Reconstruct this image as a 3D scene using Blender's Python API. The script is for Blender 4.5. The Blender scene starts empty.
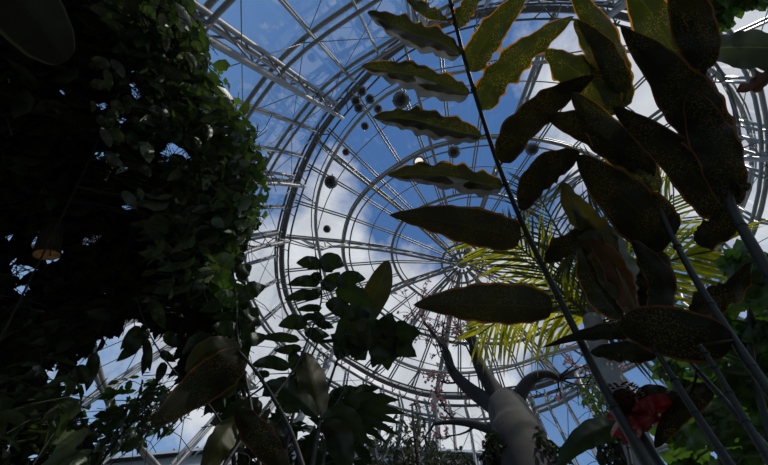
import bpy, math, random
import numpy as np
from mathutils import Vector, Matrix

random.seed(7)
S = bpy.context.scene
COL = S.collection
F = 340.0; CX, CY = 384.0, 232.5
ZX, ZY = 434.0, 172.0            # where straight up falls in the frame
CAMZ = 1.5
# ---------------------------------------------------------------- camera
up = Vector((ZX-CX, -(ZY-CY), -F)).normalized()
fw = Vector((0, -1, 0)); fw = (fw - up*fw.dot(up)).normalized()
rt = fw.cross(up).normalized()
cam = bpy.data.cameras.new('camera'); co = bpy.data.objects.new('camera', cam); COL.objects.link(co)
cam.sensor_width = 36; cam.lens = F/768*36; cam.clip_start = .02; cam.clip_end = 500
M = Matrix(((rt[0], rt[1], rt[2], 0), (fw[0], fw[1], fw[2], 0), (up[0], up[1], up[2], CAMZ), (0, 0, 0, 1)))
co.matrix_world = M
S.camera = co
def ray(px, py):
    v = Vector((px-CX, -(py-CY), -F)).normalized()
    return Vector((v.dot(rt), v.dot(fw), v.dot(up)))
C0 = Vector((0, 0, CAMZ))
def P(px, py, d): return C0 + ray(px, py)*d
def PH(px, py, h):
    r = ray(px, py); return C0 + r*(h/r.z)

# ---------------------------------------------------------------- materials
def nt(name):
    m = bpy.data.materials.new(name); m.use_nodes = True
    t = m.node_tree; t.nodes.clear(); return m, t
class N:
    def __init__(s, t): s.t = t
    def __call__(s, kind, ins=None, **kw):
        n = s.t.nodes.new(kind)
        for k, v in kw.items(): setattr(n, k, v)
        for k, v in (ins or {}).items():
            if isinstance(v, bpy.types.NodeSocket): s.t.links.new(v, n.inputs[k])
            else: n.inputs[k].default_value = v
        return n
def c4(c): return (c[0], c[1], c[2], 1)
def ramp(n, fac, stops):
    r = n('ShaderNodeValToRGB', {'Fac': fac}); e = r.color_ramp.elements
    while len(e) < len(stops): e.new(.5)
    for x, (p, c) in zip(e, stops):
        x.position = p; x.color = c4(c) if not isinstance(c, (int, float)) else (c, c, c, 1)
    return r.outputs['Color']
def plain(name, col, rough=.6, metal=0., var=.25, scale=6, bump=0., emit=None, spec=.5):
    m, t = nt(name); n = N(t)
    tc = n('ShaderNodeTexCoord').outputs['Object']
    ns = n('ShaderNodeTexNoise', {'Vector': tc, 'Scale': scale, 'Detail': 5.0})
    colr = ramp(n, ns.outputs['Fac'], [(.3, [c*(1-var) for c in col]), (.7, [min(1, c*(1+var)) for c in col])])
    b = n('ShaderNodeBsdfPrincipled', {'Base Color': colr, 'Roughness': rough, 'Metallic': metal, 'Specular IOR Level': spec})
    if bump:
        bp = n('ShaderNodeBump', {'Height': ns.outputs['Fac'], 'Strength': bump}); t.links.new(bp.outputs[0], b.inputs['Normal'])
    if emit:
        b.inputs['Emission Color'].default_value = c4(emit[0]); b.inputs['Emission Strength'].default_value = emit[1]
    t.links.new(b.outputs[0], n('ShaderNodeOutputMaterial').inputs[0])
    return m
def leafmat(name, c1, c2, trans=.35, tcol=None, edge=None, speck=None, rough=.45, vein=None, spec=.35, tmul=2.2):
    """c1,c2 blade tones; edge = margin colour; speck = dots colour; uv.x along, uv.y across"""
    m, t = nt(name); n = N(t)
    uv = n('ShaderNodeUVMap').outputs[0]
    tc = n('ShaderNodeTexCoord').outputs['Object']
    ns = n('ShaderNodeTexNoise', {'Vector': tc, 'Scale': 9.0, 'Detail': 4.0})
    col = ramp(n, ns.outputs['Fac'], [(.35, c1), (.65, c2)])
    sep = n('ShaderNodeSeparateXYZ', {'Vector': uv})
    a = n('ShaderNodeMath', {0: sep.outputs[1], 1: 2.0}, operation='MULTIPLY').outputs[0]
    a = n('ShaderNodeMath', {0: a, 1: 1.0}, operation='SUBTRACT').outputs[0]
    a = n('ShaderNodeMath', {0: a}, operation='ABSOLUTE').outputs[0]     # 0 midrib, 1 margin
    def mix(fac, x, y):
        k = n('ShaderNodeMix', {'Factor': fac}, data_type='RGBA')
        for s_, v in ((6, x), (7, y)):
            if isinstance(v, bpy.types.NodeSocket): t.links.new(v, k.inputs[s_])
            else: k.inputs[s_].default_value = c4(v)
        return k.outputs[2]
    if speck:
        v = n('ShaderNodeTexVoronoi', {'Vector': tc, 'Scale': 230.0})
        f1 = ramp(n, v.outputs['Distance'], [(.2, 1), (.42, 0)])
        n2 = n('ShaderNodeTexNoise', {'Vector': tc, 'Scale': 14.0, 'Detail': 3.0})
        f2 = ramp(n, n2.outputs['Fac'], [(.43, 0), (.58, 1)])
        f = n('ShaderNodeMath', {0: f1, 1: f2}, operation='MULTIPLY').outputs[0]
        col = mix(f, col, speck)
    if vein is not None:
        col = mix(ramp(n, a, [(.0, 1), (.035, 0)]), col, vein)
    if edge:
        ne = n('ShaderNodeTexNoise', {'Vector': tc, 'Scale': 22.0, 'Detail': 3.0})
        s2 = n('ShaderNodeMath', {0: ne.outputs['Fac'], 1: .16}, operation='MULTIPLY').outputs[0]
        a2 = n('ShaderNodeMath', {0: a, 1: s2}, operation='ADD').outputs[0]
        col = mix(ramp(n, a2, [(.98, 0), (1.03, 1)]), col, edge)
    # side veins
    w = n('ShaderNodeMath', {0: sep.outputs[0], 1: 46.0}, operation='MULTIPLY').outputs[0]
    w2 = n('ShaderNodeMath', {0: a, 1: 7.0}, operation='MULTIPLY').outputs[0]
    w = n('ShaderNodeMath', {0: w, 1: w2}, operation='SUBTRACT').outputs[0]
    w = n('ShaderNodeMath', {0: w}, operation='SINE').outputs[0]
    bp = n('ShaderNodeBump', {'Height': w, 'Strength': .1, 'Distance': .002})
    b = n('ShaderNodeBsdfPrincipled', {'Base Color': col, 'Roughness': rough, 'Specular IOR Level': spec, 'Normal': bp.outputs[0]})
    tm = n('ShaderNodeVectorMath', {0: col, 1: tuple(x*tmul for x in (tcol or (1, 1, .55)))}, operation='MULTIPLY').outputs[0]
    tr = n('ShaderNodeBsdfTranslucent', {'Color': tm})
    mx = n('ShaderNodeMixShader', {0: trans, 1: b.outputs[0], 2: tr.outputs[0]})
    t.links.new(mx.outputs[0], n('ShaderNodeOutputMaterial').inputs[0])
    return m
def glassmat(name, blotch=.25, tint=(.93, .96, .97)):
    m, t = nt(name); n = N(t)
    tc = n('ShaderNodeTexCoord').outputs['Object']
    mp = n('ShaderNodeMapping', {'Vector': tc, 'Scale': (1, 1, .45), 'Rotation': (0, .5, .6)}).outputs[0]
    ns = n('ShaderNodeTexNoise', {'Vector': mp, 'Scale': 3.2, 'Detail': 5.0, 'Roughness': .62})
    n2 = n('ShaderNodeTexNoise', {'Vector': tc, 'Scale': .45, 'Detail': 2.0})
    f1 = ramp(n, ns.outputs['Fac'], [(.56, 0), (.66, 1)])
    f2 = ramp(n, n2.outputs['Fac'], [(.42, .05), (.62, 1)])
    f = n('ShaderNodeMath', {0: f1, 1: f2}, operation='MULTIPLY').outputs[0]
    f = n('ShaderNodeMath', {0: f, 1: blotch}, operation='MULTIPLY').outputs[0]  # noise mask for pale translucent blotches in the panes
    tr = n('ShaderNodeBsdfTransparent', {'Color': c4(tint)})
    gl = n('ShaderNodeBsdfGlossy', {'Color': (1, 1, 1, 1), 'Roughness': .06})
    fr = n('ShaderNodeLayerWeight', {'Blend': .12})
    k = n('ShaderNodeMath', {0: fr.outputs['Fresnel'], 1: .16}, operation='MULTIPLY').outputs[0]
    mx = n('ShaderNodeMixShader', {0: k, 1: tr.outputs[0], 2: gl.outputs[0]})
    dd = n('ShaderNodeBsdfTranslucent', {'Color': (.8, .85, .9, 1)})
    m2 = n('ShaderNodeMixShader', {0: f, 1: mx.outputs[0], 2: dd.outputs[0]})
    t.links.new(m2.outputs[0], n('ShaderNodeOutputMaterial').inputs[0])
    return m

MT = dict(
 frame=plain('painted steel', (.25, .255, .255), .45, 0, .12, 3),
 pale=plain('pale painted pipe', (.42, .41, .39), .4, 0, .1, 3),
 dark=plain('dark weathered steel', (.10, .105, .11), .5, 0, .2, 3),
 glass=glassmat('window glass', .6), roofglass=glassmat('roof glass', .10),
 bouncefloor=plain('pale bounce floor', (.15, .135, .11), .95, 0, .5, 4, .5),  # unseen floor, made pale to bounce light up under the leaves
 paving=plain('outdoor ground', (.10, .11, .09), .9, 0, .2, .5),
 wingroof=plain('wing roof sheeting', (.36, .41, .47), .6, 0, .1, .8),
 wingwall=plain('wing wall render', (.3, .33, .36), .8, 0, .1, .8),
 stem=plain('cane green', (.010, .013, .008), .55, 0, .3, 12, 0, None, .5),
 vinestem=plain('vine bark', (.018, .015, .011), .85, 0, .4, 20, .3),
 bark=plain('smooth grey bark', (.020, .017, .0155), .85, 0, .5, 7, .9),
 palmbark=plain('palm trunk bark', (.17, .17, .165), .85, 0, .35, 7, .5),
 pink=plain('pink petals', (.75, .42, .38), .6, 0, .25, 30),
 red=leafmat('red waxy bract', (.15, .015, .015), (.23, .03, .028), .16, (1, .3, .25), rough=.35, tmul=1.2),
 redcone=plain('dark red cone', (.05, .006, .006), .95, 0, .4, 60, .3),
 lamp=plain('lamp housing grey', (.22, .225, .23), .4, .1, .2, 8),
 lens=plain('dark lamp lens', (.012, .013, .015), .12, 0, .2, 8),
 lit=plain('lit lamp lens', (.8, .8, .75), .3, 0, .05, 8, 0, ((1, .95, .82), .8)),
 basket=plain('dark basket slats', (.02, .015, .01), .8, 0, .3, 20),
 weave=plain('orange brown basket weave', (.95, .42, .16), .7, 0, .4, 60, .3),  # orange raised to put the glint on the basket base into colour
 ladder=plain('white ladder', (.7, .72, .75), .5, 0, .05, 4),
 ginger=leafmat('ginger leaf', (.017, .024, .006), (.028, .034, .009), .24, (1, 1.0, .35), (.40, .15, .02), (.20, .16, .03), .42, (.05, .06, .02), .4, 2.9),
 gingermid=leafmat('mature ginger leaf', (.015, .018, .006), (.024, .026, .009), .14, (1, .95, .35), (.30, .11, .02), (.13, .10, .025), .42, (.05, .05, .02), .35, 1.8),
 waxsheen=plain('sheen on waxy leaf margin', (.30, .31, .27), .35, 0, .25, 25, .1),  # pale underside and sky sheen of curled edges put into colour
 gingerpale=leafmat('pale ginger underside', (.016, .022, .008), (.030, .036, .012), .20, (1, 1.0, .4), (.42, .17, .03), (.15, .13, .03), .38, (.08, .09, .03), .5, 2.2),
 gingerdark=leafmat('dark old ginger leaf', (.011, .013, .005), (.020, .021, .008), .10, (1, .9, .4), (.13, .055, .018), (.13, .10, .02), .6, (.03, .03, .012), .14, 1.3),
 brownleaf=leafmat('brown leaf', (.06, .03, .012), (.11, .05, .018), .25, (1, .7, .35), (.25, .1, .03), None, .6, (.1, .06, .03), .2, 1.6),
 olive=leafmat('olive strap leaf', (.024, .030, .008), (.055, .052, .012), .22, (1, .95, .35), (.08, .06, .02), None, .5, (.10, .10, .04), .3, 1.6),
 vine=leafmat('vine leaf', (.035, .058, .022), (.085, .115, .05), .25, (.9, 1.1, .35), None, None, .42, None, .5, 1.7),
 vinelight=leafmat('light sunlit vine leaf', (.07, .12, .025), (.14, .19, .05), .4, (.9, 1.1, .3), None, None, .45, None, .5, 1.5),  # lighter copy of the vine leaf, sunlight put into its colour
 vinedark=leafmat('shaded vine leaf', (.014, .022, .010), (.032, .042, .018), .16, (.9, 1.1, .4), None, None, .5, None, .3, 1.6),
 broad=leafmat('broad dark leaf', (.013, .026, .008), (.026, .042, .012), .2, (.9, 1.1, .4), None, None, .45, (.03, .045, .02), .35, 1.6),
 lobed=leafmat('lobed green leaf', (.030, .062, .014), (.055, .095, .022), .34, (.9, 1.1, .4), None, None, .45, (.07, .1, .04), .4, 2.8),
 corner=leafmat('blackish broad leaf', (.010, .013, .007), (.016, .020, .010), .04, (1, 1, .5), (.05, .06, .035), None, .5, (.02, .03, .015), .3, 1.0),
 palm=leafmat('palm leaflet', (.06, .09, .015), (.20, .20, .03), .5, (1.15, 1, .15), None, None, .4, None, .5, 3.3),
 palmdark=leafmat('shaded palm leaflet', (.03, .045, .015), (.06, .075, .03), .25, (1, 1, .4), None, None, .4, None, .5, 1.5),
 banana=leafmat('banana leaf', (.05, .07, .04), (.07, .09, .055), .22, (1, 1, .6), None, None, .5, (.2, .24, .13), .4, 1.4),
 shrub=leafmat('grey green shrub leaf', (.04, .05, .035), (.09, .10, .07), .2, (1, 1, .6), None, None, .5, None, .3, 1.5),
)

# ---------------------------------------------------------------- mesh builder
class MB:
    def __init__(s): s.v = []; s.f = []; s.uv = []
    def face(s, idx, uvs=None):
        s.f.append(tuple(idx)); s.uv += (uvs or [(.5, .5)]*len(idx))
    def tube(s, pts, r, seg=6, cap=True):
        pts = [Vector(p) for p in pts]; n = len(pts)
        rr = r if isinstance(r, (list, tuple)) else [r]*n
        b = len(s.v); ref = None
        for i, p in enumerate(pts):
            t = (pts[min(i+1, n-1)] - pts[max(i-1, 0)])
            if t.length < 1e-9: t = Vector((0, 0, 1))
            t.normalize()
            if ref is None: ref = Vector((0, 0, 1)) if abs(t.z) < .9 else Vector((1, 0, 0))
            x = (ref - t*ref.dot(t)).normalized(); y = t.cross(x); ref = x
            for k in range(seg):
                a = 2*math.pi*k/seg
                s.v.append(tuple(p + (x*math.cos(a) + y*math.sin(a))*rr[i]))
        for i in range(n-1):
            for k in range(seg):
                k2 = (k+1) % seg
                s.face((b+i*seg+k, b+i*seg+k2, b+(i+1)*seg+k2, b+(i+1)*seg+k))
        if cap:
            s.face(tuple(b+k for k in reversed(range(seg)))); s.face(tuple(b+(n-1)*seg+k for k in range(seg)))
    def ring(s, pts, r, seg=6):
        s.tube(list(pts)+[pts[0], pts[1]], r, seg, False)
    def bar(s, a, b_, w, h, side=None):
        a = Vector(a); b_ = Vector(b_); t = (b_-a).normalized()
        side = Vector(side) if side is not None else (Vector((0, 0, 1)) if abs(t.z) < .9 else Vector((1, 0, 0)))
        x = (side - t*side.dot(t)).normalized()*h/2; y = t.cross(x).normalized()*w/2
        b = len(s.v)
        for p in (a, b_):
            for q in (x+y, x-y, -x-y, -x+y): s.v.append(tuple(p+q))
        for q in ((0, 1, 2, 3), (7, 6, 5, 4), (0, 4, 5, 1), (1, 5, 6, 2), (2, 6, 7, 3), (3, 7, 4, 0)): s.face([b+i for i in q])
    def ball(s, c, r, nu=6, nv=4, sc=(1, 1, 1)):
        c = Vector(c); b = len(s.v)
        for j in range(1, nv):
            ph = math.pi*j/nv
            for i in range(nu):
                th = 2*math.pi*i/nu
                s.v.append((c.x+r*sc[0]*math.sin(ph)*math.cos(th), c.y+r*sc[1]*math.sin(ph)*math.sin(th), c.z+r*sc[2]*math.cos(ph)))
        s.v.append((c.x, c.y, c.z+r*sc[2])); s.v.append((c.x, c.y, c.z-r*sc[2])); T = len(s.v)-2
        for j in range(nv-2):
            for i in range(nu):
                k = (i+1) % nu; s.face((b+j*nu+i, b+(j+1)*nu+i, b+(j+1)*nu+k, b+j*nu+k))
        for i in range(nu):
            k = (i+1) % nu; s.face((T, b+i, b+k)); s.face((T+1, b+(nv-2)*nu+k, b+(nv-2)*nu+i))
    def quad(s, a, b_, c, d):
        b = len(s.v); s.v += [tuple(a), tuple(b_), tuple(c), tuple(d)]; s.face((b, b+1, b+2, b+3))
    def small(s, p, d, nrm, L, W, fold=.25, bend=.2):
        """one little folded leaf: base p, direction d, normal nrm"""
        d = d.normalized(); y = nrm.cross(d)
        if y.length < 1e-6: y = d.orthogonal()
        y.normalize(); z = d.cross(y)
        b = len(s.v)
        for (t, w, k) in ((0, 0, 0), (.28, .8, 1), (.28, 0, 0), (.28, -.8, 1), (.65, .85, 1), (.65, 0, 0), (.65, -.85, 1), (1, 0, 0)):
            s.v.append(tuple(p + d*(t*L) + y*(w*W*.5) + z*(k*fold*W*.5 - bend*L*t*t)))
        U = [(0, .5), (.28, 1), (.28, .5), (.28, 0), (.65, 1), (.65, .5), (.65, 0), (1, .5)]
        for q in ((0, 2, 1), (0, 3, 2), (1, 2, 5, 4), (2, 3, 6, 5), (4, 5, 7), (5, 6, 7)):
            s.face([b+i for i in q], [U[i] for i in q])
    def build(s, name, mat, parent=None, smooth=True):
        me = bpy.data.meshes.new(name); me.from_pydata(s.v, [], s.f)
        ul = me.uv_layers.new(name='UVMap'); ul.data.foreach_set('uv', [c for u in s.uv for c in u])
        me.materials.append(mat)
        if smooth: me.polygons.foreach_set('use_smooth', [True]*len(me.polygons))
        me.update()
        o = bpy.data.objects.new(name, me); COL.objects.link(o)
        if parent is not None:
            o.parent = parent; o.matrix_parent_inverse = Matrix.Identity(4)
            # geometry is written in world coordinates: bring it into the parent's frame
            L = parent_world(parent)
            if L.length > 0: me.transform(Matrix.Translation(-L))
        return o
def parent_world(o):
    v = Vector((0, 0, 0))
    while o is not None: v += o.location; o = o.parent
    return v
def thing(name, loc, label, cat, group=None, kind=None):
    o = bpy.data.objects.new(name, None); o.empty_display_size = .1; COL.objects.link(o); o.location = loc
    if kind: o['kind'] = kind
    o['label'] = label; o['category'] = cat
    if group: o['group'] = group
    return o
def struct(o, label=None):
    o['kind'] = 'structure'
    if label: o['label'] = label
    return o
def spline(pts, n):
    """Catmull-Rom through tuples of any length, n samples"""
    p = [np.array(q, float) for q in pts]
    if len(p) == 2: return [tuple(p[0]+(p[1]-p[0])*i/(n-1)) for i in range(n)]
    p = [2*p[0]-p[1]] + p + [2*p[-1]-p[-2]]; m = len(p)-3; out = []
    for i in range(n):
        x = i/(n-1)*m; k = min(int(x), m-1); t = x-k
        a, b, c, d = p[k:k+4]
        out.append(tuple(.5*((2*b)+(-a+c)*t+(2*a-5*b+4*c-d)*t*t+(-a+3*b-3*c+d)*t**3)))
    return out

# ================================================================ THE GLASSHOUSE
HUBH = 16.0
HUB = PH(462, 263, HUBH)
def ringfn(px, h):
    """closed plan curve through image points at one height -> radius as a function of the angle about the hub axis"""
    A = []
    for x, y in px:
        q = PH(x, y, h) - HUB; A.append((math.atan2(q.y, q.x), math.hypot(q.x, q.y)))
    A.sort(); th = np.array([a for a, _ in A]); r = np.array([b for _, b in A])
    g = np.linspace(-math.pi, math.pi, 361)[:-1]
    v = np.interp(g, np.concatenate((th-2*math.pi, th, th+2*math.pi)), np.concatenate((r, r, r)))
    k = np.hanning(25); k /= k.sum()
    v = np.convolve(np.concatenate((v[-12:], v, v[:12])), k, 'valid')
    def f(t, dr=0., dz=0., scale=1.):
        i = ((t+math.pi) % (2*math.pi))/(2*math.pi)*360; a = int(i) % 360; b = (a+1) % 360; w = i-int(i)
        R = (v[a]*(1-w)+v[b]*w)*scale+dr
        return Vector((HUB.x+R*math.cos(t), HUB.y+R*math.sin(t), CAMZ+h+dz))
    return f
hA, hB, hC, hK, hE = 14.0, 15.2, 12.0, 12.3, 10.5
rC = ringfn([(315,223),(321,182),(337,150),(357,122),(385,95),(399,86),(440,76),(478,71),(560,64),(640,50),(705,58),(733,92),(751,126),(754,145),(751,182),(743,207),(715,250),(674,289),(625,325),(570,347),(543,354),(513,365),(486,370),(450,372),(410,366),(383,352),(350,325),(328,285),(321,256)], hC)
rK = ringfn([(282,260),(286,225),(294,200),(313,150),(335,115),(355,95),(380,66),(400,48),(449,24),(520,12),(600,14),(660,25),(705,65),(724,110),(728,140),(726,180),(715,230),(690,285),(640,335),(565,378),(505,393),(459,398),(432,397),(402,389),(378,380),(357,367),(320,343),(295,318),(285,292)], hK)
rA = ringfn([(343,249),(350,214),(375,183),(401,165),(428,149),(450,144),(500,138),(548,142),(600,160),(635,200),(632,250),(600,300),(545,330),(480,342),(430,335),(385,315),(355,285),(344,262)], hA)
rB = ringfn([(391,252),(397,230),(409,214),(430,204),(450,197),(492,194),(530,208),(548,240),(540,275),(505,300),(465,312),(435,304),(419,293),(401,278)], hB)
rE = ringfn([(238,270),(245,225),(254,190),(268,160),(290,130),(319,90),(357,62),(400,38),(440,10),(500,-18),(600,-28),(700,0),(752,60),(768,130),(762,210),(720,290),(640,362),(591,383),(555,406),(525,415),(450,422),(420,418),(393,410),(345,392),(290,355),(255,315)], hE)
NS = 96
TH = [2*math.pi*i/NS for i in range(NS)]
def circ(f, **k): return [f(t, **k) for t in TH]

# ---- roof framing
roof = thing('ceiling', (HUB.x, HUB.y, CAMZ+HUBH), 'domed glasshouse roof framing of pale grey steel ribs and rings', 'roof', kind='structure')
def add(name, mb, mat, par=roof, **k): return mb.build(name, MT[mat], par, **k)
m = MB(); m.ring(circ(rA), .07, 8); m.ring(circ(rA, dr=-.3, dz=-.12), .035, 6); m.ring(circ(rA, dr=.12, dz=.18), .04, 5); add('ring_beam', m, 'frame')
m = MB(); m.ring(circ(rB), .065, 8); m.ring(circ(rB, dr=-.2, dz=.1), .03, 6); add('ring_beam', m, 'frame')
m = MB()
for rr, dz in ((.95, -.12), (.5, .0)):
    m.ring([Vector((HUB.x+rr*math.cos(t), HUB.y+rr*math.sin(t), CAMZ+HUBH+dz)) for t in TH[::3]], .06, 6)
m.ball((HUB.x, HUB.y, CAMZ+HUBH), .28, 10, 6); add('hub', m, 'frame')
hubp = lambda t, r, dz=0: Vector((HUB.x+r*math.cos(t), HUB.y+r*math.sin(t), CAMZ+HUBH+dz))
for i in range(32):
    t = 2*math.pi*(i+.35)/32
    m = MB()
    for off in (-.05, .05):
        dt = off/max(1, (rK(t)-HUB).length)
        k_, a_, b_, h_ = rK(t, dz=.25), rA(t), rB(t), hubp(t, .5 if i % 2 == 0 else .95)
        s_ = Vector((-math.sin(t), math.cos(t), 0))*off
        m.tube([k_+s_, a_+s_+Vector((0, 0, .12)), b_+s_+Vector((0, 0, .08))] + ([h_+s_] if i % 2 == 0 else []), .032, 5)
    add('rib', m, 'frame')
TR = [2*math.pi*(i+.5)/12 for i in range(12)]
for t in TR:
    m = MB(); s_ = Vector((-math.sin(t), math.cos(t), 0))
    top = spline([tuple(rK(t, dz=.15)), tuple(rA(t, dz=.02)), tuple(rB(t)), tuple(hubp(t, .3, -.05))], 15)
    bot = spline([tuple(rC(t)), tuple(rA(t, dz=-.85)), tuple(rB(t, dz=-.7)), tuple(hubp(t, .3, -.6))], 15)
    m.tube(top, .06, 7); m.tube(bot, .055, 7)
    for j in range(14):
        a = Vector(top[j] if j % 2 else bot[j]); b = Vector(bot[j+1] if j % 2 else top[j+1]); m.tube([a, b], .024, 5)
        if j % 4 == 1: m.tube([Vector(top[j]), Vector(bot[j])], .024, 5)
    add('roof_truss', m, 'frame')
m = MB()     # thin purlin circles of the glazing
for f, g, w in ((rK, rA, .5), (rA, rB, .5)):
    m.ring([f(t)*(1-w)+g(t)*w+Vector((0, 0, .1)) for t in TH], .022, 5)
add('glazing_bar', m, 'frame')
# ---- the ring truss where wall and roof meet: dark gutter, chords, lattice
eave = thing('trim_1', (HUB.x, HUB.y, CAMZ+hK), 'dark steel ring truss where the wall meets the dome', 'ring truss', kind='structure')
m = MB()
a = circ(rK, dr=.28, dz=.3); b = circ(rK, dr=.08, dz=.3)
c = circ(rK, dr=.28, dz=.38); d = circ(rK, dr=.08, dz=.38)
for i in range(NS):
    j = (i+1) % NS
    m.quad(a[i], a[j], b[j], b[i]); m.quad(c[i], d[i], d[j], c[j]); m.quad(a[i], c[i], c[j], a[j]); m.quad(b[i], b[j], d[j], d[i])
add('gutter', m, 'dark', eave, smooth=False)
for dr, dz, r_ in ((.3, 0, .04), (-.25, 0, .035), (.0, -.45, .035)):
    m = MB(); m.ring(circ(rK, dr=dr, dz=dz), r_, 6); add('chord', m, 'dark' if dr > -.3 else 'frame', eave)
m = MB()
for i in range(0, NS, 3):
    j = (i+1) % NS; t, u = TH[i], TH[j]
    m.tube([rK(t, dr=.3), rK(u, dr=-.25)], .022, 4); m.tube([rK(t, dr=-.25), rK((t+u)/2, dz=-.45)], .02, 4); m.tube([rK((t+u)/2, dz=-.45), rK(u, dr=.3)], .02, 4)
add('lattice', m, 'dark', eave)
# ---- hanging lighting pipe
pipe = thing('trim_2', (HUB.x, HUB.y, CAMZ+hC), 'pale round pipe hoop hung inside the ring truss', 'pipe hoop', kind='structure')
m = MB(); m.ring(circ(rC), .06, 10); add('pipe', m, 'pale', pipe)
m = MB(); m.ring(circ(rC, dr=.22, dz=.12), .022, 6); add('cable_tray', m, 'frame', pipe)
for i in range(0, NS, 4):
    m = MB(); m.tube([rC(TH[i], dr=.05, dz=.04), rK(TH[i], dr=-.25, dz=0)], .028, 5); m.tube([rC(TH[i], dr=.05), rK(TH[i], dz=-.45)], .02, 4)
    add('bracket', m, 'frame', pipe)

# ---- walls: rails, mullions, column trusses, rods, by side
def wallpt(t, h, dr=0.):                         # vertical wall below E
    if h >= hE:
        w = (h-hE)/(hK-hE); a = rE(t, dr=dr); b = rK(t, dr=.28+dr)
        q = a.lerp(b, w); return Vector((q.x, q.y, CAMZ+h))
    q = rE(t, dr=dr); return Vector((q.x, q.y, CAMZ+h))
HL = [-CAMZ, .6, 2.9, 5.2, 7.7, hE, hK]
SIDES = dict(wall_right=(-45, 45), wall_front=(45, 135), wall_left=(135, 225), wall_back=(225, 315))
for sname, (a0, a1) in SIDES.items():
    w = thing(sname, tuple(wallpt(math.radians((a0+a1)/2), -CAMZ)), '%s side of the tall steel framed glass wall' % sname[5:], 'wall', kind='structure')
    n_ = 24; ts = [math.radians(a0+(a1-a0)*i/n_) for i in range(n_+1)]
    for h in HL[1:-1]:
        m = MB()
        m.tube([wallpt(t, h) for t in ts], .055, 6); m.tube([wallpt(t, h-.1, -.26) for t in ts], .045, 6)
        add('rail', m, 'frame', w)
    m = MB(); m.tube([wallpt(t, -CAMZ+.15) for t in ts], .16, 6); add('base_rail', m, 'dark', w)
    for i in range(n_):
        if i % 2: continue
        t = ts[i]+.03
        m = MB(); rad = Vector((math.cos(t), math.sin(t), 0))
        for dr, ww in ((0, .06), (-.16, .045)):
            m.bar(wallpt(t, -CAMZ, dr), wallpt(t, hE, dr), ww, .06, rad); m.bar(wallpt(t, hE, dr), wallpt(t, hK, dr), ww, .06, rad)
        add('mullion', m, 'frame', w)
    m = MB()                                      # thin cross bracing rods
    for i in range(0, n_, 4):
        for h0, h1 in zip(HL[1:-1], HL[2:]):
            m.tube([wallpt(ts[i], h0, -.08), wallpt(ts[i+4], h1, -.08)], .012, 4); m.tube([wallpt(ts[i], h1, -.08), wallpt(ts[i+4], h0, -.08)], .012, 4)
    add('bracing_rod', m, 'frame', w)
def thetaof(px, py, h=hE):
    q = PH(px, py, h) - HUB; return math.atan2(q.y, q.x)
COLS = [(262,22),(270,180),(262,250),(312,376),(432,422),(533,413),(588,385),(700,308),(765,150),(640,-20),(520,-10),(420,20)]
for k, (px, py) in enumerate(COLS):
    t = thetaof(px, py); m = MB()
    q = [lambda h, s=s, dr=dr: wallpt(t+s/ max(2., (rE(t)-HUB).length), h, dr) for s, dr in ((-.2, -.1), (.2, -.1), (0, -.55))]
    hs = [-CAMZ+ (hK+CAMZ)*i/18 for i in range(19)]
    for j, f in enumerate(q): m.tube([f(h) for h in hs], (.055, .055, .07)[j], 7)
    for i in range(18):
        for a, b in ((0, 1), (1, 2), (2, 0)):
            A, B = (a, b) if i % 2 else (b, a)
            m.tube([q[A](hs[i]), q[B](hs[i+1])], .024, 4)
    o = add('trim_%d' % (k+3), m, 'frame', None); struct(o, 'vertical lattice steel column standing against the glass wall'); 
# ---- glass
def band(name, fs, mat, label):
    m = MB()
    for f, g in zip(fs, fs[1:]):
        for i in range(0, NS, 2):
            t, u = TH[i]+.004, TH[(i+2) % NS]-.004
            if u < t: u += 2*math.pi
            m.quad(f(t), f(u), g(u), g(t))
    o = m.build(name, MT[mat], None, False); struct(o, label)
band('window_1', [lambda t, h=h: wallpt(t, h, .06) for h in HL], 'glass', 'tall glass panes of the round wall')
band('window_2', [lambda t: rK(t, dr=.25, dz=.42), lambda t: rA(t, dz=.25), lambda t: rB(t, dz=.22), lambda t: hubp(t, .3, .15)], 'roofglass', 'glass panes of the dome above the ring truss')
# ---- ground
m = MB(); m.quad((-60, -60, -.02), (60, -60, -.02), (60, 60, -.02), (-60, 60, -.02)); struct(m.build('trim_20', MT['paving'], None, False), 'ground outside')
m = MB(); b0 = len(m.v)
for t in TH: m.v.append(tuple(wallpt(t, -CAMZ)))
m.face(tuple(range(b0, b0+NS))); struct(m.build('floor', MT['bouncefloor'], None, False), 'pale bounce floor of the glasshouse')
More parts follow.
